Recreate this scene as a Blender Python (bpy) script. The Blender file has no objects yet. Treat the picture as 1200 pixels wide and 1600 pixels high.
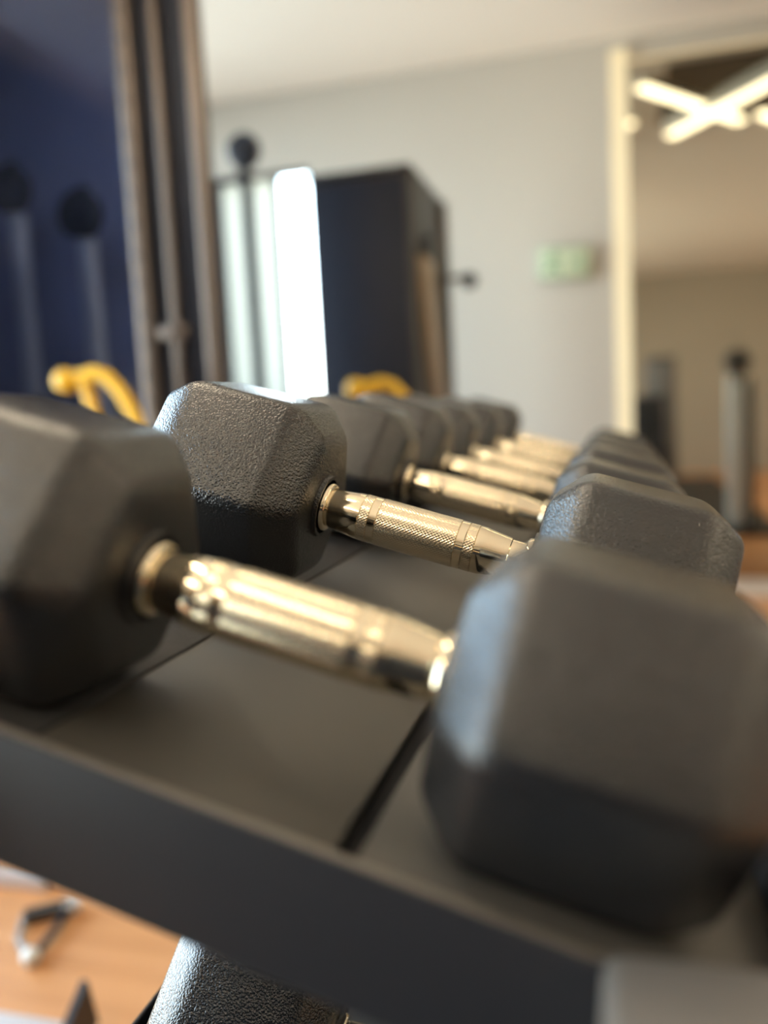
import bpy, bmesh, math, random
from mathutils import Vector, Matrix, Euler

random.seed(7)
SC = bpy.context.scene
COL = SC.collection
PI = math.pi

# ---------------------------------------------------------------- camera
YAW, PITCH, ROLL = 0.27326605, -0.11210979, -0.05158840
LIFT = 0.86                                   # height of the second dumbbell's axis above the floor
CAM_POS = Vector((0.126367, -0.531788, 0.076626 + LIFT))
FOCAL_PX = 1318.37
cy, sy = math.cos(YAW), math.sin(YAW)
Fv = Vector((-sy * math.cos(PITCH), cy * math.cos(PITCH), math.sin(PITCH)))
R0 = Vector((cy, sy, 0.0))
U0 = R0.cross(Fv)
Rv = R0 * math.cos(ROLL) + U0 * math.sin(ROLL)
Uv = -R0 * math.sin(ROLL) + U0 * math.cos(ROLL)
cam = bpy.data.cameras.new('camera')
cam.sensor_fit = 'VERTICAL'
cam.sensor_height = 36.0
cam.sensor_width = 27.0
cam.lens = 36.0 * FOCAL_PX / 1600.0
cam.clip_start = 0.01
cam.clip_end = 100
cam.dof.use_dof = True
cam.dof.focus_distance = 0.525
cam.dof.aperture_fstop = 2.2
camo = bpy.data.objects.new('camera', cam)
COL.objects.link(camo)
m = Matrix.Identity(4)
for i in range(3):
    m[i][0], m[i][1], m[i][2], m[i][3] = Rv[i], Uv[i], -Fv[i], CAM_POS[i]
camo.matrix_world = m
SC.camera = camo

# ---------------------------------------------------------------- sky, exposure
SKY_STRENGTH = 18.0
LED_STRENGTH = 40.0
world = bpy.data.worlds.new('world')
SC.world = world
world.use_nodes = True
bg = world.node_tree.nodes['Background']
wn, wl = world.node_tree.nodes, world.node_tree.links
wtc, wsp, wrp = wn.new('ShaderNodeTexCoord'), wn.new('ShaderNodeSeparateXYZ'), wn.new('ShaderNodeValToRGB')
wmr = wn.new('ShaderNodeMapRange')
wmr.inputs['From Min'].default_value = -1.0
wl.new(wtc.outputs['Generated'], wsp.inputs[0])
wl.new(wsp.outputs['Z'], wmr.inputs['Value'])
wl.new(wmr.outputs[0], wrp.inputs[0])
e = wrp.color_ramp.elements
e[0].position, e[0].color = 0.40, (0.80, 0.78, 0.72, 1)      # hazy ground
e[1].position, e[1].color = 0.52, (0.95, 0.97, 1.0, 1)       # horizon
for p_, c_ in ((0.68, (0.62, 0.80, 1.0, 1)), (1.0, (0.40, 0.62, 1.0, 1))):
    e.new(p_).color = c_
wl.new(wrp.outputs[0], bg.inputs['Color'])
bg.inputs['Strength'].default_value = SKY_STRENGTH
SC.view_settings.view_transform = 'Standard'
SC.view_settings.look = 'None'
SC.view_settings.gamma = 1.0
SC.view_settings.use_curve_mapping = False
SC.view_settings.exposure = 0.0
SC.cycles.use_denoising = True
SC.cycles.max_bounces = 8
SC.cycles.caustics_reflective = False
SC.cycles.caustics_refractive = False
SC.cycles.sample_clamp_indirect = 6.0


def portal(loc, rot, sx, sz):
    l = bpy.data.lights.new('window_portal', 'AREA')
    l.shape = 'RECTANGLE'
    l.size, l.size_y = sx, sz
    l.cycles.is_portal = True
    o = bpy.data.objects.new('window_portal', l)
    o.location = loc
    o.rotation_euler = rot
    COL.objects.link(o)


XL, XR, YB, YW, ZC = -2.35, 3.4, -4.0, 3.7, 2.60      # room: left, right, behind, back wall, ceiling
portal((XL - 0.02, 0.2, 1.33), (0, -PI / 2, 0), 2.46, 6.8)
portal((-1.625, YW + 0.05, 1.3), (-PI / 2, 0, 0), 0.56, 1.9)

sun = bpy.data.lights.new('sun', 'SUN')
sun.energy = 3.0
sun.angle = math.radians(2.0)
sun.color = (1.0, 0.93, 0.84)
suno = bpy.data.objects.new('sun', sun)
suno.rotation_euler = (math.radians(4), math.radians(-36), 0)
COL.objects.link(suno)

# ---------------------------------------------------------------- materials


def mat(name, color, rough=0.5, metal=0.0, spec=0.5, emit=None, strength=0.0):
    mt = bpy.data.materials.new(name)
    mt.use_nodes = True
    b = mt.node_tree.nodes['Principled BSDF']
    b.inputs['Base Color'].default_value = (*color, 1)
    b.inputs['Roughness'].default_value = rough
    b.inputs['Metallic'].default_value = metal
    b.inputs['Specular IOR Level'].default_value = spec
    if emit:
        b.inputs['Emission Color'].default_value = (*emit, 1)
        b.inputs['Emission Strength'].default_value = strength
    return mt


def nodes_of(mt):
    nt = mt.node_tree
    return nt, nt.nodes, nt.links, nt.nodes['Principled BSDF']


def noise_bump(mt, scale, dist, strength=1.0, detail=2.0, rough=0.5, second=None, rvar=None):
    nt, N, L, b = nodes_of(mt)
    tc = N.new('ShaderNodeTexCoord')
    ns = N.new('ShaderNodeTexNoise')
    ns.inputs['Scale'].default_value = scale
    ns.inputs['Detail'].default_value = detail
    ns.inputs['Roughness'].default_value = rough
    L.new(tc.outputs['Object'], ns.inputs['Vector'])
    bp = N.new('ShaderNodeBump')
    bp.inputs['Strength'].default_value = strength
    bp.inputs['Distance'].default_value = dist
    h = ns.outputs['Fac']
    if second:
        n2 = N.new('ShaderNodeTexNoise')
        n2.inputs['Scale'].default_value = second[0]
        n2.inputs['Detail'].default_value = 2
        L.new(tc.outputs['Object'], n2.inputs['Vector'])
        mm = N.new('ShaderNodeMath')
        mm.operation = 'MULTIPLY_ADD'
        mm.inputs[1].default_value = second[1]
        L.new(n2.outputs['Fac'], mm.inputs[0])
        L.new(h, mm.inputs[2])
        h = mm.outputs[0]
    L.new(h, bp.inputs['Height'])
    L.new(bp.outputs['Normal'], b.inputs['Normal'])
    return tc, ns


RUBBER = mat('black_rubber', (0.010, 0.010, 0.011), 0.21, spec=0.75)
nt, N, L, b = nodes_of(RUBBER)                # pebbled moulding grain
tc, vo, nz, ma, bp = (N.new('ShaderNodeTexCoord'), N.new('ShaderNodeTexVoronoi'), N.new('ShaderNodeTexNoise'),
                      N.new('ShaderNodeMath'), N.new('ShaderNodeBump'))
vo.feature = 'SMOOTH_F1'
vo.inputs['Scale'].default_value = 640
vo.inputs['Smoothness'].default_value = 0.35
nz.inputs['Scale'].default_value = 1100
nz.inputs['Detail'].default_value = 1.0
L.new(tc.outputs['Object'], vo.inputs['Vector'])
L.new(tc.outputs['Object'], nz.inputs['Vector'])
ma.operation = 'SUBTRACT'
L.new(nz.outputs['Fac'], ma.inputs[0])
L.new(vo.outputs['Distance'], ma.inputs[1])
bp.inputs['Strength'].default_value = 0.42
bp.inputs['Distance'].default_value = 0.0009
L.new(ma.outputs[0], bp.inputs['Height'])
L.new(bp.outputs['Normal'], b.inputs['Normal'])
CHROME = mat('polished_chrome', (0.88, 0.77, 0.57), 0.07, 1.0)
KNURL = mat('knurled_chrome', (0.86, 0.74, 0.54), 0.16, 1.0)
nt, N, L, b = nodes_of(KNURL)
tc = N.new('ShaderNodeTexCoord')
sp = N.new('ShaderNodeSeparateXYZ')
L.new(tc.outputs['Object'], sp.inputs[0])


def mth(op, a, bb=None):
    n = N.new('ShaderNodeMath')
    n.operation = op
    for i, v in enumerate((a, bb)):
        if v is None:
            continue
        if isinstance(v, (int, float)):
            n.inputs[i].default_value = v
        else:
            L.new(v, n.inputs[i])
    return n.outputs[0]


ang = mth('MULTIPLY', mth('ARCTAN2', sp.outputs['Y'], sp.outputs['Z']), 46.0)
xx = mth('MULTIPLY', sp.outputs['X'], 2600.0)
kn = mth('MINIMUM', mth('ABSOLUTE', mth('SINE', mth('MULTIPLY', mth('ADD', ang, xx), 0.5))),
         mth('ABSOLUTE', mth('SINE', mth('MULTIPLY', mth('SUBTRACT', ang, xx), 0.5))))
bp = N.new('ShaderNodeBump')
bp.inputs['Strength'].default_value = 0.5
bp.inputs['Distance'].default_value = 0.0004
L.new(kn, bp.inputs['Height'])
L.new(bp.outputs['Normal'], b.inputs['Normal'])

STEEL_DARK = mat('charcoal_powder_coat', (0.020, 0.020, 0.024), 0.45, spec=0.4)
noise_bump(STEEL_DARK, 900, 0.0002, 0.35)
POST_CAP = mat('grey_post_coat', (0.125, 0.113, 0.10), 0.5)
EDGE_HIGHLIGHT = mat('edge_highlight_coat', (0.15, 0.135, 0.12), 0.45)  # lighter tone paints the highlight along the end plate's top edge
MAT_GREY = mat('grey_rubber_mat', (0.060, 0.056, 0.050), 0.46, spec=0.55)
noise_bump(MAT_GREY, 1500, 0.0002, 0.3, second=(40, 0.4))
PAD_BLACK = mat('pebbled_black_pad', (0.030, 0.030, 0.032), 0.45)
noise_bump(PAD_BLACK, 800, 0.0009, 0.7)
GROOVE = mat('black_gap', (0.01, 0.01, 0.012), 0.8, spec=0.2)
WALL = mat('warm_grey_paint', (0.50, 0.48, 0.435), 0.75, spec=0.3)
noise_bump(WALL, 60, 0.001, 0.2)
WALL_DIM = mat('taupe_paint', (0.44, 0.39, 0.32), 0.75, spec=0.3)
noise_bump(WALL_DIM, 60, 0.001, 0.2)
CEIL = mat('ceiling_paint', (0.80, 0.74, 0.68), 0.85, spec=0.2)
noise_bump(CEIL, 40, 0.001, 0.2)
CEIL_DARK = mat('brown_ceiling_panel', (0.14, 0.11, 0.08), 0.9, spec=0.2)
noise_bump(CEIL_DARK, 200, 0.001, 0.3)
NAVY = mat('navy_gloss_panel', (0.014, 0.018, 0.032), 0.5, spec=0.2)
noise_bump(NAVY, 5, 0.004, 0.15)
BRONZE = mat('bronze_frame', (0.125, 0.098, 0.082), 0.40, 0.6)
GUARD = mat('tan_guard', (0.36, 0.27, 0.18), 0.4, 0.2)
noise_bump(BRONZE, 300, 0.0003, 0.2)
BLACK_FRAME = mat('black_frame', (0.022, 0.022, 0.026), 0.4)
noise_bump(BLACK_FRAME, 500, 0.0003, 0.2)
PLASTIC = mat('black_plastic', (0.02, 0.022, 0.03), 0.35)
GREY_STEEL = mat('light_grey_steel', (0.62, 0.64, 0.64), 0.35, 0.15)
YELLOW = mat('yellow_grip', (0.80, 0.48, 0.02), 0.45)
noise_bump(YELLOW, 200, 0.001, 0.3)
WHITE_FRAME = mat('white_frame', (0.75, 0.75, 0.72), 0.5)
GREY_BODY = mat('mid_grey_coat', (0.16, 0.16, 0.165), 0.5)
WHITE_STEEL = mat('white_steel', (0.85, 0.88, 0.88), 0.3)
GREY_PLASTIC = mat('grey_plastic', (0.16, 0.16, 0.16), 0.45)
PALE = mat('pale_grey_coat', (0.56, 0.53, 0.55), 0.5)
LEAF = mat('hedge_leaf', (0.05, 0.16, 0.06), 0.5)
SIGN_PALE = mat('sign_face', (0.50, 0.58, 0.42), 0.4, emit=(0.70, 0.85, 0.55), strength=0.06)
SIGN_GREEN = mat('sign_green', (0.17, 0.30, 0.19), 0.4, emit=(0.3, 0.6, 0.35), strength=0.04)
SIGN_FRAME = mat('sign_frame', (0.28, 0.32, 0.27), 0.5)
LED = mat('led_diffuser', (0.8, 0.8, 0.7), 0.5, emit=(1.0, 0.85, 0.62), strength=LED_STRENGTH)
LED_SOFT = mat('soft_led_diffuser', (0.8, 0.8, 0.7), 0.5, emit=(1.0, 0.90, 0.64), strength=7.0)
LED_WARM = mat('warm_led_strip', (0.35, 0.30, 0.2), 0.5, emit=(1.0, 0.78, 0.44), strength=0.52)
MIRROR = mat('bronze_mirror', (0.50, 0.46, 0.38), 0.01, 1.0)

# wooden floor: planks coloured by random value, grain along the plank
WOOD = mat('orange_wood', (0.6, 0.3, 0.13), 0.38)
nt, N, L, b = nodes_of(WOOD)
tc = N.new('ShaderNodeTexCoord')
mp = N.new('ShaderNodeMapping')
mp.inputs['Scale'].default_value = (1.5, 22, 22)
L.new(tc.outputs['Object'], mp.inputs['Vector'])
oi = N.new('ShaderNodeObjectInfo')
av = N.new('ShaderNodeVectorMath')
L.new(mp.outputs[0], av.inputs[0])
cb = N.new('ShaderNodeCombineXYZ')
sc = N.new('ShaderNodeMath')
sc.operation = 'MULTIPLY'
sc.inputs[1].default_value = 40
L.new(oi.outputs['Random'], sc.inputs[0])
L.new(sc.outputs[0], cb.inputs[0])
L.new(cb.outputs[0], av.inputs[1])
ns = N.new('ShaderNodeTexNoise')
ns.inputs['Scale'].default_value = 1.0
ns.inputs['Detail'].default_value = 4
L.new(av.outputs[0], ns.inputs['Vector'])
ad = N.new('ShaderNodeMath')
ad.operation = 'MULTIPLY_ADD'
ad.inputs[1].default_value = 0.25
L.new(oi.outputs['Random'], ad.inputs[0])
L.new(ns.outputs['Fac'], ad.inputs[2])
cr = N.new('ShaderNodeValToRGB')
cr.color_ramp.elements[0].position = 0.3
cr.color_ramp.elements[0].color = (0.50, 0.225, 0.088, 1)
cr.color_ramp.elements[1].position = 0.85
cr.color_ramp.elements[1].color = (0.70, 0.345, 0.15, 1)
L.new(ad.outputs[0], cr.inputs[0])
L.new(cr.outputs[0], b.inputs['Base Color'])

# tinted acrylic: navy see-through sheet with a glossy skin
TINT = bpy.data.materials.new('tinted_navy_acrylic')
TINT.use_nodes = True
nt = TINT.node_tree
for n in list(nt.nodes):
    nt.nodes.remove(n)
out = nt.nodes.new('ShaderNodeOutputMaterial')
tr = nt.nodes.new('ShaderNodeBsdfTransparent')
tr.inputs[0].default_value = (0.58, 0.64, 0.80, 1)
gl = nt.nodes.new('ShaderNodeBsdfGlossy')
gl.inputs['Color'].default_value = (0.8, 0.85, 1.0, 1)
gl.inputs['Roughness'].default_value = 0.06
fr = nt.nodes.new('ShaderNodeFresnel')
fr.inputs[0].default_value = 1.45
mx = nt.nodes.new('ShaderNodeMixShader')
nt.links.new(fr.outputs[0], mx.inputs[0])
nt.links.new(tr.outputs[0], mx.inputs[1])
nt.links.new(gl.outputs[0], mx.inputs[2])
nt.links.new(mx.outputs[0], out.inputs[0])

# clear window glass and frosted film
GLASS = bpy.data.materials.new('window_glass')
GLASS.use_nodes = True
nt = GLASS.node_tree
for n in list(nt.nodes):
    nt.nodes.remove(n)
out = nt.nodes.new('ShaderNodeOutputMaterial')
tr = nt.nodes.new('ShaderNodeBsdfTransparent')
tr.inputs[0].default_value = (0.93, 0.97, 0.96, 1)
gl = nt.nodes.new('ShaderNodeBsdfGlossy')
gl.inputs['Roughness'].default_value = 0.02
fr = nt.nodes.new('ShaderNodeFresnel')
fr.inputs[0].default_value = 1.45
mx = nt.nodes.new('ShaderNodeMixShader')
nt.links.new(fr.outputs[0], mx.inputs[0])
nt.links.new(tr.outputs[0], mx.inputs[1])
nt.links.new(gl.outputs[0], mx.inputs[2])
nt.links.new(mx.outputs[0], out.inputs[0])
FROST = bpy.data.materials.new('frosted_film')
FROST.use_nodes = True
nt = FROST.node_tree
for n in list(nt.nodes):
    nt.nodes.remove(n)
out = nt.nodes.new('ShaderNodeOutputMaterial')
tl = nt.nodes.new('ShaderNodeBsdfTranslucent')
tl.inputs[0].default_value = (0.40, 0.38, 0.34, 1)
nt.links.new(tl.outputs[0], out.inputs[0])

# ---------------------------------------------------------------- mesh helpers


class MB:
    def __init__(self):
        self.bm = bmesh.new()

    def box(self, lo, hi, bevel=0.0, rot=None, seg=2):
        lo, hi = Vector(lo), Vector(hi)
        c, s = (lo + hi) / 2, hi - lo
        t = bmesh.new()
        bmesh.ops.create_cube(t, size=1)
        for v in t.verts:
            v.co = Vector((v.co.x * s.x, v.co.y * s.y, v.co.z * s.z))
        if bevel:
            bmesh.ops.bevel(t, geom=t.edges[:], offset=bevel, segments=seg, affect='EDGES', profile=0.5)
        for v in t.verts:
            v.co = (rot @ v.co if rot else v.co) + c
        self.merge(t)
        return self

    def merge(self, t):
        mp = {v: self.bm.verts.new(v.co) for v in t.verts}
        for f in t.faces:
            try:
                self.bm.faces.new([mp[v] for v in f.verts])
            except ValueError:
                pass
        t.free()

    def lathe(self, prof, axis='X', n=48, caps=True, c=(0, 0, 0)):
        """prof: list of (position along axis, radius)"""
        c = Vector(c)
        rings = []
        for a, r in prof:
            ring = []
            for k in range(n):
                t = 2 * PI * k / n
                u, w = r * math.cos(t), r * math.sin(t)
                p = {'X': (a, u, w), 'Y': (w, a, u), 'Z': (u, w, a)}[axis]
                ring.append(self.bm.verts.new(c + Vector(p)))
            rings.append(ring)
        for r0, r1 in zip(rings, rings[1:]):
            for k in range(n):
                self.bm.faces.new([r0[k], r0[(k + 1) % n], r1[(k + 1) % n], r1[k]])
        if caps:
            self.bm.faces.new(rings[0][::-1])
            self.bm.faces.new(rings[-1])
        return self

    def tube(self, pts, r, n=12, closed=False):
        pts = [Vector(p) for p in pts]
        rr = r if isinstance(r, (list, tuple)) else [r] * len(pts)
        rings = []
        m = len(pts)
        prev = None
        for i, p in enumerate(pts):
            a = pts[(i - 1) % m] if (closed or i > 0) else p
            q = pts[(i + 1) % m] if (closed or i < m - 1) else p
            d = (q - a).normalized()
            ref = prev if prev is not None else (Vector((0, 0, 1)) if abs(d.z) < 0.9 else Vector((0, 1, 0)))
            s = d.cross(ref).normalized()
            u = s.cross(d).normalized()
            prev = u
            rings.append([self.bm.verts.new(p + (s * math.cos(2 * PI * k / n) + u * math.sin(2 * PI * k / n)) * rr[i]) for k in range(n)])
        pairs = list(zip(rings, rings[1:]))
        if closed:
            pairs.append((rings[-1], rings[0]))
        for r0, r1 in pairs:
            for k in range(n):
                self.bm.faces.new([r0[k], r0[(k + 1) % n], r1[(k + 1) % n], r1[k]])
        if not closed:
            self.bm.faces.new(rings[0][::-1])
            self.bm.faces.new(rings[-1])
        return self

    def prism(self, pts, lo, hi, axis='Y'):
        """outline pts (2D) extruded from lo to hi along axis"""
        def mk(p, a):
            return {'Y': (p[0], a, p[1]), 'X': (a, p[0], p[1]), 'Z': (p[0], p[1], a)}[axis]
        A = [self.bm.verts.new(mk(p, lo)) for p in pts]
        B = [self.bm.verts.new(mk(p, hi)) for p in pts]
        n = len(pts)
        self.bm.faces.new(A)
        self.bm.faces.new(B[::-1])
        for i in range(n):
            self.bm.faces.new([A[i], B[i], B[(i + 1) % n], A[(i + 1) % n]])
        return self

    def mesh(self, name, material, smooth=35):
        bmesh.ops.recalc_face_normals(self.bm, faces=self.bm.faces[:])
        me = bpy.data.meshes.new(name)
        self.bm.to_mesh(me)
        self.bm.free()
        me.materials.append(material)
        if smooth:
            for p in me.polygons:
                p.use_smooth = True
            me.set_sharp_from_angle(angle=math.radians(smooth))
        return me

    def build(self, name, material, parent=None, smooth=35):
        return link(name, self.mesh(name, material, smooth), parent)


def link(name, me, parent=None):
    o = bpy.data.objects.new(name, me)
    COL.objects.link(o)
    if parent:
        o.parent = parent
    return o


def thing(name, label, cat, loc=(0, 0, 0), rot=(0, 0, 0), group=None):
    o = bpy.data.objects.new(name, None)
    o.empty_display_size = 0.1
    COL.objects.link(o)
    o.location = loc
    o.rotation_euler = rot
    o['label'] = label
    o['category'] = cat
    if group:
        o['group'] = group
    return o


def tag(o, label, cat, group=None):
    o['label'] = label
    o['category'] = cat
    if group:
        o['group'] = group
    return o


def struct(o):
    o['kind'] = 'structure'
    return o


# ---------------------------------------------------------------- room shell
T = 0.12
# floor with planks
floor = struct(MB().box((XL - T, YB - T, -0.15), (XR + T, YW + T, -0.008)).build('floor', GROOVE, smooth=0))
PW, PL = 0.18, 1.8
plank_full = MB().box((-PL / 2 + .001, -PW / 2 + .001, -0.012), (PL / 2 - .001, PW / 2 - .001, 0), .0015, seg=1).mesh('plank', WOOD, 0)
rows = []
y = YB + PW / 2
k = 0
planks = []
while y < YW:
    off = (k * 0.63) % PL
    x = XL - PL / 2 + off
    while x < XR + PL / 2:
        planks.append((x, y))
        x += PL
    y += PW
    k += 1
for x, y in planks:
    x0, x1 = max(x - PL / 2, XL), min(x + PL / 2, XR)
    if x1 - x0 < 0.05:
        continue
    o = link('plank', plank_full, floor)
    o.location = ((x0 + x1) / 2, y, 0)
    o.scale = ((x1 - x0) / PL, 1, 1)

# back wall with the window opening
wx0, wx1, wz0, wz1 = -1.895, -1.365, 0.35, 2.225
mb = MB()
mb.box((XL - T, YW, 0), (wx0, YW + T, ZC))
mb.box((wx1, YW, 0), (XR + T, YW + T, ZC))
mb.box((wx0, YW, 0), (wx1, YW + T, wz0))
mb.box((wx0, YW, wz1), (wx1, YW + T, ZC))
struct(mb.build('wall_back', WALL, smooth=0))
# left wall with the large glazed front
ly0, ly1, lz0, lz1 = -3.2, 3.6, 0.10, 2.56
mb = MB()
mb.box((XL - T, YB - T, 0), (XL, ly0, ZC))
mb.box((XL - T, ly1, 0), (XL, YW, ZC))
mb.box((XL - T, ly0, 0), (XL, ly1, lz0))
mb.box((XL - T, ly0, lz1), (XL, ly1, ZC))
struct(mb.build('wall_left', WALL, smooth=0))
struct(MB().box((XR, YB - T, 0), (XR + T, YW, ZC)).build('wall_right', WALL_DIM, smooth=0))
struct(MB().box((XL, YB - T, 0), (XR, YB, ZC)).build('wall_front', WALL_DIM, smooth=0))
ceiling = struct(MB().box((XL - T, YB - T, ZC), (XR + T, YW + T, ZC + .1)).build('ceiling', CEIL, smooth=0))
MB().box((0.40, 2.28, ZC - .012), (2.6, 3.22, ZC), .003).build('dark_ceiling_panel', CEIL_DARK, ceiling)  # brown panel, darker than the ceiling round it
struct(MB().box((XL, YW - .014, 0), (XR, YW, .09), .003).build('baseboard_back', WHITE_FRAME))

# window 1: three tall narrow panes in the back wall
w1 = bpy.data.objects.new('window_1', None)
COL.objects.link(w1)
w1['kind'] = 'structure'
mb = MB()
for a in (wx0, -1.722, -1.560, wx1):
    mb.box((a - .013, YW + .02, wz0), (a + .013, YW + .075, wz1), .003)
mb.box((wx0, YW + .02, wz0 - .02), (wx1, YW + .075, wz0 + .02), .003)
mb.box((wx0, YW + .02, wz1 - .02), (wx1, YW + .075, wz1 + .02), .003)
mb.build('window_frame', BLACK_FRAME, w1)
for a, b_ in ((wx0 + .013, -1.735), (-1.709, -1.573), (-1.547, wx1 - .013)):
    MB().box((a, YW + .045, wz0 + .02), (b_, YW + .051, wz1 - .02)).build('pane', GLASS, w1, 0)
for a, b_ in ((wx0 + .013, -1.735), (-1.709, -1.573)):
    MB().box((a, YW + .053, wz0 + .02), (b_, YW + .0545, wz1 - .02)).build('frosted_film', FROST, w1, 0)
# window 2: the glazed front in the left wall
w2 = bpy.data.objects.new('window_2', None)
COL.objects.link(w2)
w2['kind'] = 'structure'
mb = MB()
for i in range(6):
    a = ly0 + (ly1 - ly0) * i / 5
    mb.box((XL - .08, a - .025, lz0), (XL - .02, a + .025, lz1), .004)
for z in (lz0, lz1):
    mb.box((XL - .08, ly0, z - .025), (XL - .02, ly1, z + .025), .004)
mb.build('window_frame', BLACK_FRAME, w2)
for i in range(5):
    a = ly0 + (ly1 - ly0) * i / 5
    MB().box((XL - .053, a + .025, lz0 + .025), (XL - .047, a + (ly1 - ly0) / 5 - .025, lz1 - .025)).build('pane', GLASS, w2, 0)

# ---------------------------------------------------------------- backlit mirror on the back wall
MX0, MX1, MZ0, MZ1 = 0.200, 2.20, 0.10, 2.470
mir = thing('wall_mirror', 'large tinted wall mirror with a warm backlit edge on the back wall', 'mirror', (MX0, YW, MZ0))
mr = lambda a: (a[0] - MX0, a[1] - YW, a[2] - MZ0)
MB().box(mr((MX0, YW - .040, MZ0)), mr((MX1, YW - .034, MZ1)), .001).build('mirror_glass', MIRROR, mir, 0)
MB().box(mr((MX0 + .05, YW - .034, MZ0 + .05)), mr((MX1 - .05, YW, MZ1 - .05))).build('backing_box', BLACK_FRAME, mir, 0)


def strip(a, b_, wdt, horizontal):
    """sloping frosted channel from the wall up to the mirror's edge"""
    d0, d1 = -.004, -.034
    mb = MB()
    if not horizontal:
        mb.prism([(a - wdt, d0), (a, d1), (a, d0)], MZ0 - wdt - MZ0, MZ1 - MZ0 + (wdt if b_ else 0), 'Z')
        for v in mb.bm.verts:
            pass
    else:
        mb.prism([(d0, a + wdt), (d1, a), (d0, a)], 0, MX1 - MX0, 'X')
    return mb


strip(0, True, .075, False).build('light_strip', LED_WARM, mir, 0)
strip(MZ1 - MZ0, True, .03, True).build('light_strip', LED_WARM, mir, 0)

# ---------------------------------------------------------------- exit sign
ex = thing('exit_sign', 'small pale green exit sign on the back wall left of the mirror', 'sign', (-0.100, YW, 1.618), (0, math.radians(2.5), 0))
MB().box((-.128, -.030, -.080), (.128, 0, .080), .012).build('sign_frame', SIGN_FRAME, ex)
MB().box((-.116, -.034, -.068), (.116, -.029, .068), .004).build('sign_face', SIGN_PALE, ex)
fig = MB()
fig.lathe([(-.0365, .013), (-.033, .013)], 'Y', 20, c=(-.050, 0, .042))
fig.prism([(-.075, .025), (-.030, .026), (-.018, .004), (-.030, .004), (-.040, .014), (-.044, -.008), (-.020, -.024), (-.020, -.052),
           (-.034, -.052), (-.034, -.030), (-.056, -.018), (-.068, -.040), (-.096, -.040), (-.096, -.028), (-.076, -.028), (-.064, .012), (-.074, .012), (-.088, -.006), (-.098, .002)],
          -.0365, -.033)
fig.build('running_figure', SIGN_GREEN, ex, 0)
fig = MB()
fig.prism([(.030, .010), (.064, .010), (.064, .030), (.098, -.001), (.064, -.032), (.064, -.012), (.030, -.012)], -.0365, -.033)
fig.build('arrow', SIGN_GREEN, ex, 0)

# ---------------------------------------------------------------- linear ceiling lights
LIGHTS = [
    ((0.275, 3.10), (0.86, 2.30), 'linear ceiling light crossing another near the mirror'),
    ((0.46, 2.36), (1.02, 3.22), 'linear ceiling light crossing beneath its neighbour near the mirror'),
    ((0.24, 2.52), (-0.35, 1.60), 'linear ceiling light starting at the mirror edge'),
    ((0.96, 2.36), (1.55, 1.45), 'linear ceiling light behind the crossing pair'),
    ((-1.2, 0.9), (-0.3, -0.2), 'unseen linear light added above the left of the rack'),
    ((-1.3, -1.0), (-0.4, -2.1), 'unseen linear light added behind the rack on the left'),
    ((2.3, 1.4), (3.0, 0.3), 'unseen linear light added by the right wall'),
    ((2.5, -0.9), (3.0, -2.2), 'unseen linear light added by the right wall further back'),
]
for i, (p, q, lab) in enumerate(LIGHTS):
    p, q = Vector((*p, 0)), Vector((*q, 0))
    d = q - p
    dz = 0.05 if i == 1 else 0.0
    t = thing('ceiling_light', lab, 'light', ((p + q) / 2 + Vector((0, 0, ZC - .012 if i in (0, 1) else ZC))), (0, 0, math.atan2(d.y, d.x)), 'linear ceiling lights')
    h = d.length / 2
    if i < 4:
        MB().box((-h, -.035, -.035 - dz), (h, .035, 0), .004).build('housing', WHITE_FRAME, t)
        MB().box((-h + .004, -.032, -.048 - dz), (h - .004, .032, -.035 - dz), .003).build('diffuser', LED_SOFT, t)
    else:                                     # unseen pendants added for general light, upper faces to brighten the ceiling
        for sx in (-.8, .8):
            MB().box((sx * h - .004, -.004, -.30), (sx * h + .004, .004, 0)).build('suspension_rod', WHITE_FRAME, t, 0)
        MB().box((-h, -.035, -.325), (h, .035, -.310), .003).build('housing', WHITE_FRAME, t)
        MB().box((-h + .004, -.032, -.338), (h - .004, .032, -.325), .003).build('diffuser', LED, t)
        MB().box((-h + .004, -.032, -.310), (h - .004, .032, -.300), .003).build('diffuser', LED, t)

# ---------------------------------------------------------------- dumbbells
TH = 0.28799                                   # tray tilt, right side down
HEAD_IN, HEAD_OUT = 0.0675, 0.180


def head_mesh(F):
    """hexagonal head, flat side down, chamfered to both ends; axis along +X"""
    Rr = F / 2 / math.cos(PI / 6)
    st = [(HEAD_IN, .70), (HEAD_IN + .0190, 1.0), (HEAD_OUT - .020, 1.0), (HEAD_OUT, .80)]
    bm = bmesh.new()
    rings = []
    for s, k in st:
        rings.append([bm.verts.new((s, Rr * k * math.cos(PI / 3 * i), Rr * k * math.sin(PI / 3 * i))) for i in range(6)])
    for a, b_ in zip(rings, rings[1:]):
        for i in range(6):
            bm.faces.new([a[i], a[(i + 1) % 6], b_[(i + 1) % 6], b_[i]])
    bm.faces.new(rings[0][::-1])
    bm.faces.new(rings[-1])
    bmesh.ops.recalc_face_normals(bm, faces=bm.faces[:])
    bmesh.ops.bevel(bm, geom=bm.edges[:], offset=.0062, segments=4, affect='EDGES', profile=.5)
    mb = MB()
    mb.bm.free()
    mb.bm = bm
    # rubber boss round the handle
    mb.lathe([(HEAD_IN - .0025, .0185), (HEAD_IN - .0025, .0205), (HEAD_IN + .004, .0225)], 'X', 40, caps=False)
    return mb.mesh('weight_head', RUBBER, 60)


HEADS = {}


def collar_mesh():
    mb = MB()
    mb.lathe([(.0618, .0125), (.0618, .0150), (.0626, .0160), (.0650, .0165), (.0668, .0160), (.0674, .0150)], 'X', 40, caps=False)
    return mb.mesh('collar', CHROME, 40)


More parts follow.
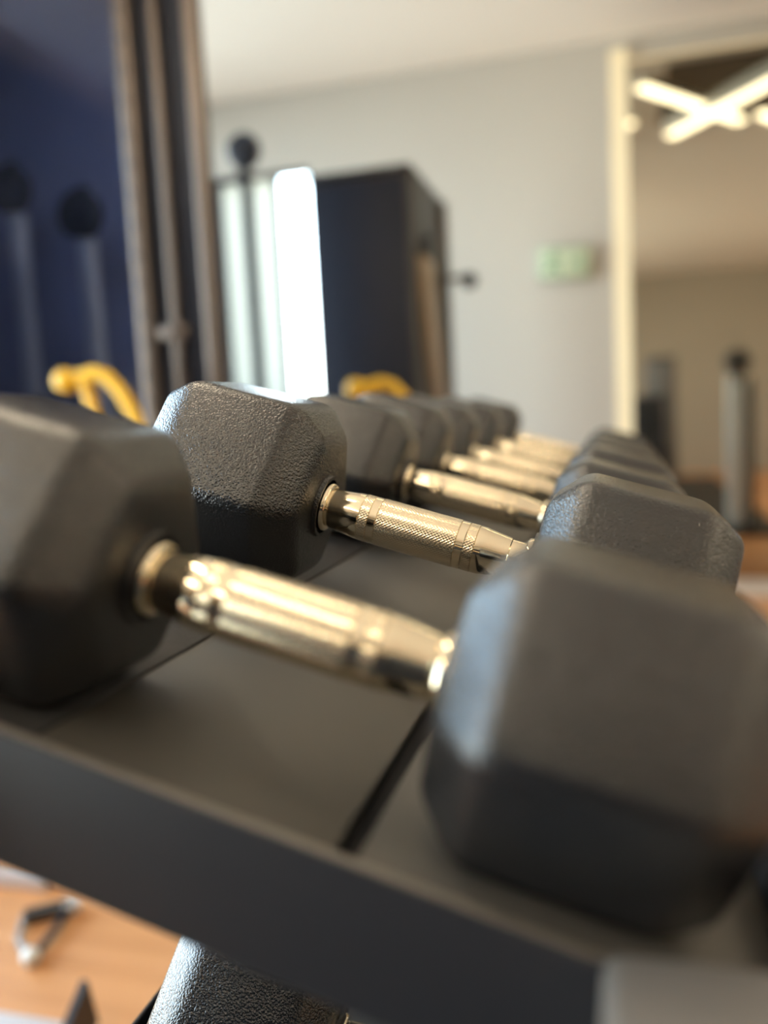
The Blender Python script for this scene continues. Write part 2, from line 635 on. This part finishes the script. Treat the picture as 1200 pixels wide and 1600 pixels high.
def shaft_mesh():
    half = [(0, .0152), (.0265, .0152), (.0270, .0156), (.0318, .0156), (.0323, .0152), (.0385, .0150), (.0390, .0154), (.0430, .0153),
            (.0445, .0150), (.0600, .0130), (.0606, .0124), (.0790, .0122)]
    prof = [(-a, r) for a, r in half[:0:-1]] + half
    return MB().lathe(prof, 'X', 56).mesh('handle', CHROME, 25)


def knurl_mesh():
    mb = MB()
    for a, b_, r in ((-.0268, .0268, .0158), (-.0388, -.0320, .0155), (.0320, .0388, .0155)):
        mb.lathe([(a, r - .0006), (a + .0005, r), (b_ - .0005, r), (b_, r - .0006)], 'X', 72, caps=False)
    return mb.mesh('knurled_grip', KNURL, 40)


COLLAR, SHAFT, GRIP = collar_mesh(), shaft_mesh(), knurl_mesh()
FLIP = Matrix.Rotation(PI, 4, 'Z')


def make_dumbbell(F, roll=0.0):
    t = thing('dumbbell', '', 'dumbbell')
    if F not in HEADS:
        HEADS[F] = head_mesh(F)
    for flip in (False, True):
        o = link('weight_head', HEADS[F], t)
        c = link('collar', COLLAR, t)
        if flip:
            o.rotation_euler = (0, 0, PI)
            c.rotation_euler = (0, 0, PI)
    link('handle', SHAFT, t)
    link('knurled_grip', GRIP, t)
    return t


def copy_tree(src):
    c = src.copy()
    COL.objects.link(c)
    for ch in src.children:
        d = ch.copy()
        COL.objects.link(d)
        d.parent = c
    return c


def tray_pt(x, y, z):
    return Vector((x * math.cos(TH) + z * math.sin(TH), y, LIFT - x * math.sin(TH) + z * math.cos(TH)))


PAD_Z = -0.0640
ROW = [   # y along the rack, size across flats, label
    (-0.2180, 0.117, 'black rubber hex dumbbell nearest the camera at the open end of the top tier'),
    (0.0000, 0.128, 'black hex dumbbell with sharply focused knurled chrome handle, second in the top row'),
    (0.2286, 0.122, 'black hex dumbbell with chrome handle, third in the top row'),
    (0.4033, 0.126, 'blurred black hex dumbbell fourth in the top row'),
    (0.5939, 0.126, 'blurred black hex dumbbell fifth in the top row'),
    (0.8368, 0.126, 'blurred black hex dumbbell sixth in the top row, before the last'),
    (1.1266, 0.126, 'farthest blurred black hex dumbbell, last in the top row near the wall'),
]
for y, F, lab in ROW:
    d = make_dumbbell(F)
    d['label'] = lab
    d['group'] = 'hex dumbbells on the top tier'
    d.location = tray_pt(0, y, PAD_Z + F / 2 + .0004)
    d.rotation_euler = (0, TH, 0)
    if y == 0.0:                              # a slightly longer handle on this one
        for ch in d.children:
            if ch.rotation_euler.z < 1 and ch.name.startswith(('weight_head', 'collar')):
                ch.location.x = .0085 if ch.name.startswith('weight') else .0080

# ---------------------------------------------------------------- dumbbell rack
TIER = 0.355
Y0, Y1 = -0.270, 1.36
rack = thing('dumbbell_rack', 'dark steel dumbbell rack with tilted trays and a grey mat', 'rack', (0, 0, 0))


def tray_part(mb, name, mt, dz, parent=rack, smooth=35):
    o = mb.build(name, mt, parent, smooth)
    o.location = (0, 0, LIFT - dz - .010)
    o.rotation_euler = (0, TH, 0)
    return o


for dz in (0.0, TIER):
    mb = MB()
    mb.box((-.205, Y0, -.0745), (.205, Y1, -.0712), .001)
    plate = tray_part(mb, 'tray_plate', STEEL_DARK, dz)
    tray_part(MB().box((-.205, Y0 - .0034, -.1165), (.205, Y0 + .0016, -.0625), .0016, seg=3), 'end_plate', STEEL_DARK, dz)
    tray_part(MB().box((-.205, Y0 - .0030, -.0626), (.1450, Y0 + .0014, -.0618), .0003), 'edge_highlight', EDGE_HIGHLIGHT, dz)
    tray_part(MB().box((-.205, Y1, -.1165), (.205, Y1 + .0034, -.0635), .0012), 'end_plate', STEEL_DARK, dz)
    tray_part(MB().box((.205, Y0, -.1165), (.2084, Y1, -.046), .0012), 'front_lip', STEEL_DARK, dz)
    tray_part(MB().box((-.2084, Y0, -.1165), (-.205, Y1, -.046), .0012), 'back_lip', STEEL_DARK, dz)
    tray_part(MB().box((-.079, Y0 + .0018, -.0712), (.0465, Y1 - .0005, -.0652), .0008), 'centre_mat', MAT_GREY, dz)
    tray_part(MB().box((-.2045, Y0 + .0018, -.0712), (-.0795, Y1 - .0005, -.0640), .0008), 'left_pad', PAD_BLACK, dz)
    tray_part(MB().box((.0555, Y0 + .0018, -.0712), (.2045, Y1 - .0005, -.0640), .0008), 'right_pad', MAT_GREY, dz)
    tray_part(MB().box((.0467, Y0 + .0018, -.0712), (.0553, Y1 - .0005, -.0705)), 'dark_gap', GROOVE, dz)
for yy in (Y0 - .0034 - .075, Y1 + .0034):
    MB().box((.1185, yy, 0.03), (.200, yy + .075, .757), .007, seg=4).build('post', POST_CAP, rack)
    MB().box((-.290, yy, 0.03), (-.216, yy + .075, .93), .007, seg=4).build('post', POST_CAP, rack)
    MB().box((-.34, yy - .005, 0), (.36, yy + .08, .034), .006, seg=3).build('foot', STEEL_DARK, rack)
MB().box((-.28, Y0 - .0034, .06), (-.225, Y1 + .0034, .12), .006).build('rear_beam', STEEL_DARK, rack)

LOW = [(-0.040, 'black rubber hex dumbbell on the lower tier below the second'), ]
for y, lab in LOW:
    d = make_dumbbell(0.128)
    d['label'] = lab
    p = tray_pt(0, y, PAD_Z + .0644)
    d.location = (p.x, p.y, p.z - TIER)
    d.rotation_euler = (0, TH, 0)

MB_ = MB().box((-.60, -3.2, 0), (1.25, 1.75, .010), .003)  # mat added to keep the wood's orange bounce off the rack
MAT_BLACK = mat('black_rubber_tile', (0.022, 0.022, 0.023), 0.6)
noise_bump(MAT_BLACK, 700, 0.0006, 0.5)
tag(MB_.build('floor_mat', MAT_BLACK), 'black rubber mat added beneath the rack to cut orange floor bounce', 'mat')
tag(MB().box((1.27, .95, 0), (2.4, 2.7, .010), .003).build('floor_mat', MAT_GREY), 'dark grey rubber mat under the pulley column seen in the mirror', 'mat')
rack.location.z = .010

# ---------------------------------------------------------------- left cable tower with tinted shroud
ty = 1.60
tow = thing('cable_tower', 'tall navy cable machine tower with tinted panel at the left edge', 'gym machine', (-1.40, ty, 0))
B = lambda lo, hi, bv=.004: MB().box((lo[0] + 1.40, lo[1] - ty, lo[2]), (hi[0] + 1.40, hi[1] - ty, hi[2]), bv)
B((-2.05, ty, .10), (-1.150, ty + .006, 2.42), .001).build('tinted_panel', TINT, tow, 0)
B((-2.05, ty + .42, .10), (-1.16, ty + .44, 2.42), .002).build('back_panel', mat('navy_back_panel', (0.42, 0.46, 0.60), 0.5), tow)
B((-2.09, ty - .02, 0), (-2.05, ty + .44, 2.46)).build('side_post', BLACK_FRAME, tow)
col = B((-1.146, ty - .02, .10), (-1.100, ty + .035, 2.42), .006).build('perforated_column', BRONZE, tow)
mb = MB()
for i in range(22):
    mb.lathe([(ty - .0215 - ty, .009), (ty - .0195 - ty, .009)], 'Y', 14, c=(-1.123 + 1.40, 0, .45 + i * .08))
h = mb.build('adjustment_holes', PLASTIC, col, 0)
h['kind'] = 'stuff'
B((-1.098, ty + .02, .10), (-.938, ty + .03, 2.42), .002).build('inner_panel', NAVY, tow)
B((-1.046, ty - .012, .10), (-1.022, ty + .02, 2.42), .004).build('guide_post', BRONZE, tow)
B((-1.088, ty - .012, 1.18), (-1.0, ty + .012, 1.215), .004).build('cross_bar', BRONZE, tow)
B((-.938, ty - .03, 0), (-.902, ty + .02, 2.46), .006).build('side_post', BRONZE, tow)
MB().prism([(-.69, -.03), (.51, -.03), (.51, .02), (.24, .44), (-.69, .44)], 2.42, 2.50, 'Z').build('top_beam', BLACK_FRAME, tow, 0)
MB().prism([(-.69, -.03), (.51, -.03), (.51, .02), (.24, .44), (-.69, .44)], 0, .10, 'Z').build('base', BLACK_FRAME, tow, 0)
for x, zt in ((-1.425, 1.52), (-1.665, 1.62)):
    r = MB().lathe([(.10, .028), (zt, .028)], 'Z', 20, c=(x + 1.40, .20, 0)).build('guide_rod', WHITE_STEEL, tow)
    br = MB().box((x + 1.40 - .02, .19, zt - .02), (x + 1.40 + .02, .21, zt + .16), .004).build('pulley_bracket', PLASTIC, tow)
    MB().lathe([(.155, .055), (.162, .072), (.175, .060), (.188, .072), (.195, .055)], 'Y', 32, c=(x + 1.40, 0, zt + .07)).build('pulley', PLASTIC, tow)
for i in range(9):
    MB().box((-.42, .14, .12 + i * .055), (.06, .30, .172 + i * .055), .004).build('weight_plate', BLACK_FRAME, tow)


def yellow_arm(loc, rz, label):
    t = thing('lever_arm', label, 'handle', loc, (0, 0, rz))
    MB().box((-.12, -.12, 0), (.20, .12, .02), .005).build('base', BLACK_FRAME, t)
    MB().tube([(.13, 0, .015), (.125, 0, .80), (.115, 0, .93)], .022, 14).build('upright', BLACK_FRAME, t)
    pts = [(-.085, 0, 1.078), (-.04, 0, 1.082), (0, 0, 1.092), (.038, 0, 1.080), (.078, 0, 1.036), (.108, 0, .980), (.128, 0, .90)]
    MB().tube(pts, .0185, 14).build('grip', YELLOW, t)
    MB().lathe([(-.033 * math.cos(a * PI / 10), max(.001, .033 * math.sin(a * PI / 10))) for a in range(11)], 'X', 20, c=(-.085, 0, 1.076)).build('knob', YELLOW, t)
    MB().tube([(-.030, 0, 1.080), (-.018, 0, 1.03), (-.002, 0, .95), (.03, 0, .89), (.12, 0, .82)], .0155, 12).build('brace', YELLOW, t)
    return t


yellow_arm((-1.188, 1.42, -.002), 0, 'yellow curved lever handle in front of the navy tower')

# ---------------------------------------------------------------- pulley column between tower and cabinet
def pulley_column(label, loc, rz, h, steel, w=.03, pr=.065, wheel=None):
    t = thing('pulley_column', label, 'gym machine', loc, (0, 0, rz))
    MB().box((-.22, -.18, 0), (.22, .18, .05), .008).build('base', BLACK_FRAME, t)
    MB().box((-w, -.02, .05), (w, .02 + w, h), .006).build('post', steel, t)
    MB().box((-.012, -.036, h - .05), (.012, -.020, h + pr * 1.4), .003).build('bracket', PLASTIC, t)
    MB().lathe([(-.012, pr * .2), (-.012, pr * .9), (-.004, pr), (.006, pr * .86), (.016, pr), (.024, pr * .9), (.024, pr * .2)], 'Y', 36, c=(0, 0, h + pr)).build('pulley', wheel or PLASTIC, t)
    MB().lathe([(-.020, .017), (.030, .017)], 'Y', 18, c=(0, 0, h + pr)).build('axle', GREY_STEEL, t)
    return t


pc = pulley_column('slim black post with a round pulley in front of the bright window', (-1.196, 2.5, 0), 0, 1.883, BLACK_FRAME, .016)
MB().box((-.30, 0, 1.835), (0, .03, 1.86), .004).build('cross_bar', BLACK_FRAME, pc)
MB().box((-.135, .0, .05), (-.110, .03, 1.84), .004).build('side_post', BLACK_FRAME, pc)

# ---------------------------------------------------------------- dark cabinet (weight stack shroud)
def cabinet(label, loc, rz, W=.385, D=.60, H=1.815, skin=None):
    t = thing('weight_stack_cabinet', label, 'gym machine', loc, (0, 0, rz))
    MB().box((0, .012, .08), (W, D, H), .008).build('body', skin or BLACK_FRAME, t)
    MB().box((.018, 0, .10), (W - .018, .012, H - .03), .003).build('front_panel', skin or NAVY, t)
    MB().box((-.004, -.004, H - .01), (W + .006, D + .004, H + .012), .006).build('top_cap', BLACK_FRAME, t)
    MB().box((-.03, -.03, 0), (W + .03, D + .03, .08), .006).build('base', BLACK_FRAME, t)
    MB().box((W, D - .045, .08), (W + .022, D + .012, H), .005).build('edge_post', BRONZE, t)
    if skin:
        return t
    # curved bronze guard on the side
    pts = []
    for i in range(15):
        u = i / 14
        pts.append((.085 + .26 * u ** 1.6, 1.52 - 0.76 * u))
    outl = [(a, z) for a, z in pts] + [(a + .17 * (1 - .25 * k / 14), z) for k, (a, z) in reversed(list(enumerate(pts)))]
    MB().prism(outl, W, W + .028, 'X').build('curved_guard', GUARD, t)
    MB().lathe([(W, .055), (W + .03, .055), (W + .034, .045)], 'X', 28, c=(0, .22, 1.565)).build('side_pulley', PLASTIC, t)
    k = MB().tube([(W + .015, D - .02, 1.50), (W + .07, D - .04, 1.50), (W + .10, D - .04, 1.49)], .012, 10).build('hook_arm', BRONZE, t)
    MB().lathe([(-.035 * math.cos(a * PI / 8), max(.001, .035 * math.sin(a * PI / 8))) for a in range(9)], 'Z', 18, c=(W + .11, D - .04, 1.485)).build('knob', PLASTIC, k)
    return t


cabinet('dark navy weight stack cabinet with bronze side trim before the back wall', (-0.953, 2.5, 0), 0)
yellow_arm((-.600, 2.10, -.045), 0, 'yellow rounded lever handle in front of the dark cabinet')

# ---------------------------------------------------------------- machines seen in the mirror, and an added dark cabinet
g = pulley_column('light grey pulley column to the right of the rack, seen in the mirror', (0.93, 1.55, 0), PI, 1.10, WHITE_STEEL, .062, .09, GREY_PLASTIC)
MB().box((-.105, -.03, .05), (-.068, .09, 1.06), .004).build('side_rail', BLACK_FRAME, g)
cabinet('grey weight stack cabinet behind the camera, seen dimly in the mirror', (0.76, -2.0, 0), PI, .30, .40, 1.42, GREY_BODY)
lc = thing('added_dark_cabinet', 'low black cabinet added behind the camera for the chrome to reflect', 'cabinet', (-0.02, -1.15, 0))  # added out of view so the chrome reflects something dark
MB().box((-.72, -.20, .06), (.60, .20, .98), .008).build('body', BLACK_FRAME, lc)
MB().box((-.70, -.18, 0), (.58, .17, .06), .004).build('plinth', PLASTIC, lc)
MB().box((-.735, -.215, .98), (.615, .215, 1.005), .005).build('worktop', BLACK_FRAME, lc)
for i in range(3):
    dr = MB().box((-.715 + i * .438, .20, .08), (-.283 + i * .438, .218, .965), .004).build('door', PLASTIC, lc)
    MB().box((-.325 + i * .438, .218, .50), (-.310 + i * .438, .236, .66), .004).build('door_handle', GREY_PLASTIC, dr)

# ---------------------------------------------------------------- things on the floor, lower left
dh = thing('triangle_handle', 'small dark triangular cable handle lying on the orange wood floor', 'handle', (-0.955, 0.745, 0))
A_, B_, C_ = Vector((-.038, .002, .016)), Vector((.029, .052, .016)), Vector((.059, -.104, .012))
MB().tube([A_, (A_ + B_) / 2, B_], .0145, 14).build('rubber_grip', PLASTIC, dh)
MB().tube([A_, A_.lerp(C_, .5) + Vector((-.012, -.01, 0)), C_], .0062, 10).build('side_bar', GREY_PLASTIC, dh)
MB().tube([C_, B_.lerp(C_, .5) + Vector((.004, 0, 0)), B_], .007, 10).build('side_bar', PLASTIC, dh)
MB().lathe([(-.016 * math.cos(a * PI / 8), max(.001, .017 * math.sin(a * PI / 8))) for a in range(9)], 'Z', 16, c=(C_.x, C_.y, .017)).build('swivel', WHITE_FRAME, dh)
MB().lathe([(-.010, .018), (.010, .018)], 'Z', 16, c=(B_.x, B_.y, .016)).build('end_cap', GREY_STEEL, dh)
ft = thing('floor_bracket', 'grey steel foot plate with an upright dark gusset at the lower left', 'bracket', (-0.688, 0.490, 0))
MB().box((-.35, -.16, 0), (.02, .030, .008), .002).build('foot_plate', PALE, ft)
MB().prism([(-.10, .008), (.040, .008), (.022, .092)], -.006, .006, 'X').build('gusset', PLASTIC, ft, 0)
pf = thing('floor_plate', 'pale grey low machine base on the floor at the left edge', 'machine base', (-1.35, 1.02, 0))
MB().box((-.25, -.17, 0), (.325, -.135, .035), .006).build('slab', PALE, pf)
MB().box((-.24, -.165, .035), (.185, -.140, .07), .006).build('housing', PLASTIC, pf)

# ---------------------------------------------------------------- hedge outside the back window
hedge = thing('garden_hedge', 'green shrub outside the narrow back window', 'plant', (-1.6, YW + .75, 0))
MB().tube([(0, 0, 0), (.02, 0, .5), (0, .02, .95)], [.03, .022, .012], 8).build('stem', BRONZE, hedge)
bm = bmesh.new()
for i in range(1400):
    p = Vector((random.uniform(-.6, .6), random.uniform(-.22, .22), random.uniform(.1, 1.10 + .06 * random.random())))
    e = Euler((random.uniform(-1, 1), random.uniform(-1, 1), random.uniform(0, 6.28)))
    q = [p + e.to_matrix() @ Vector(c) for c in ((0, -.035, 0), (.018, 0, .006), (0, .035, 0), (-.018, 0, .006))]
    bm.faces.new([bm.verts.new(c) for c in q])
mb = MB()
mb.bm.free()
mb.bm = bm
lf = mb.build('foliage', LEAF, hedge, 0)
lf['kind'] = 'stuff'
g_ = struct(MB().box((-6, YW + T + .01, -.15), (4, YW + 6, -.01)).build('trim_1', mat('outside_ground', (.3, .31, .27), .8), smooth=0))
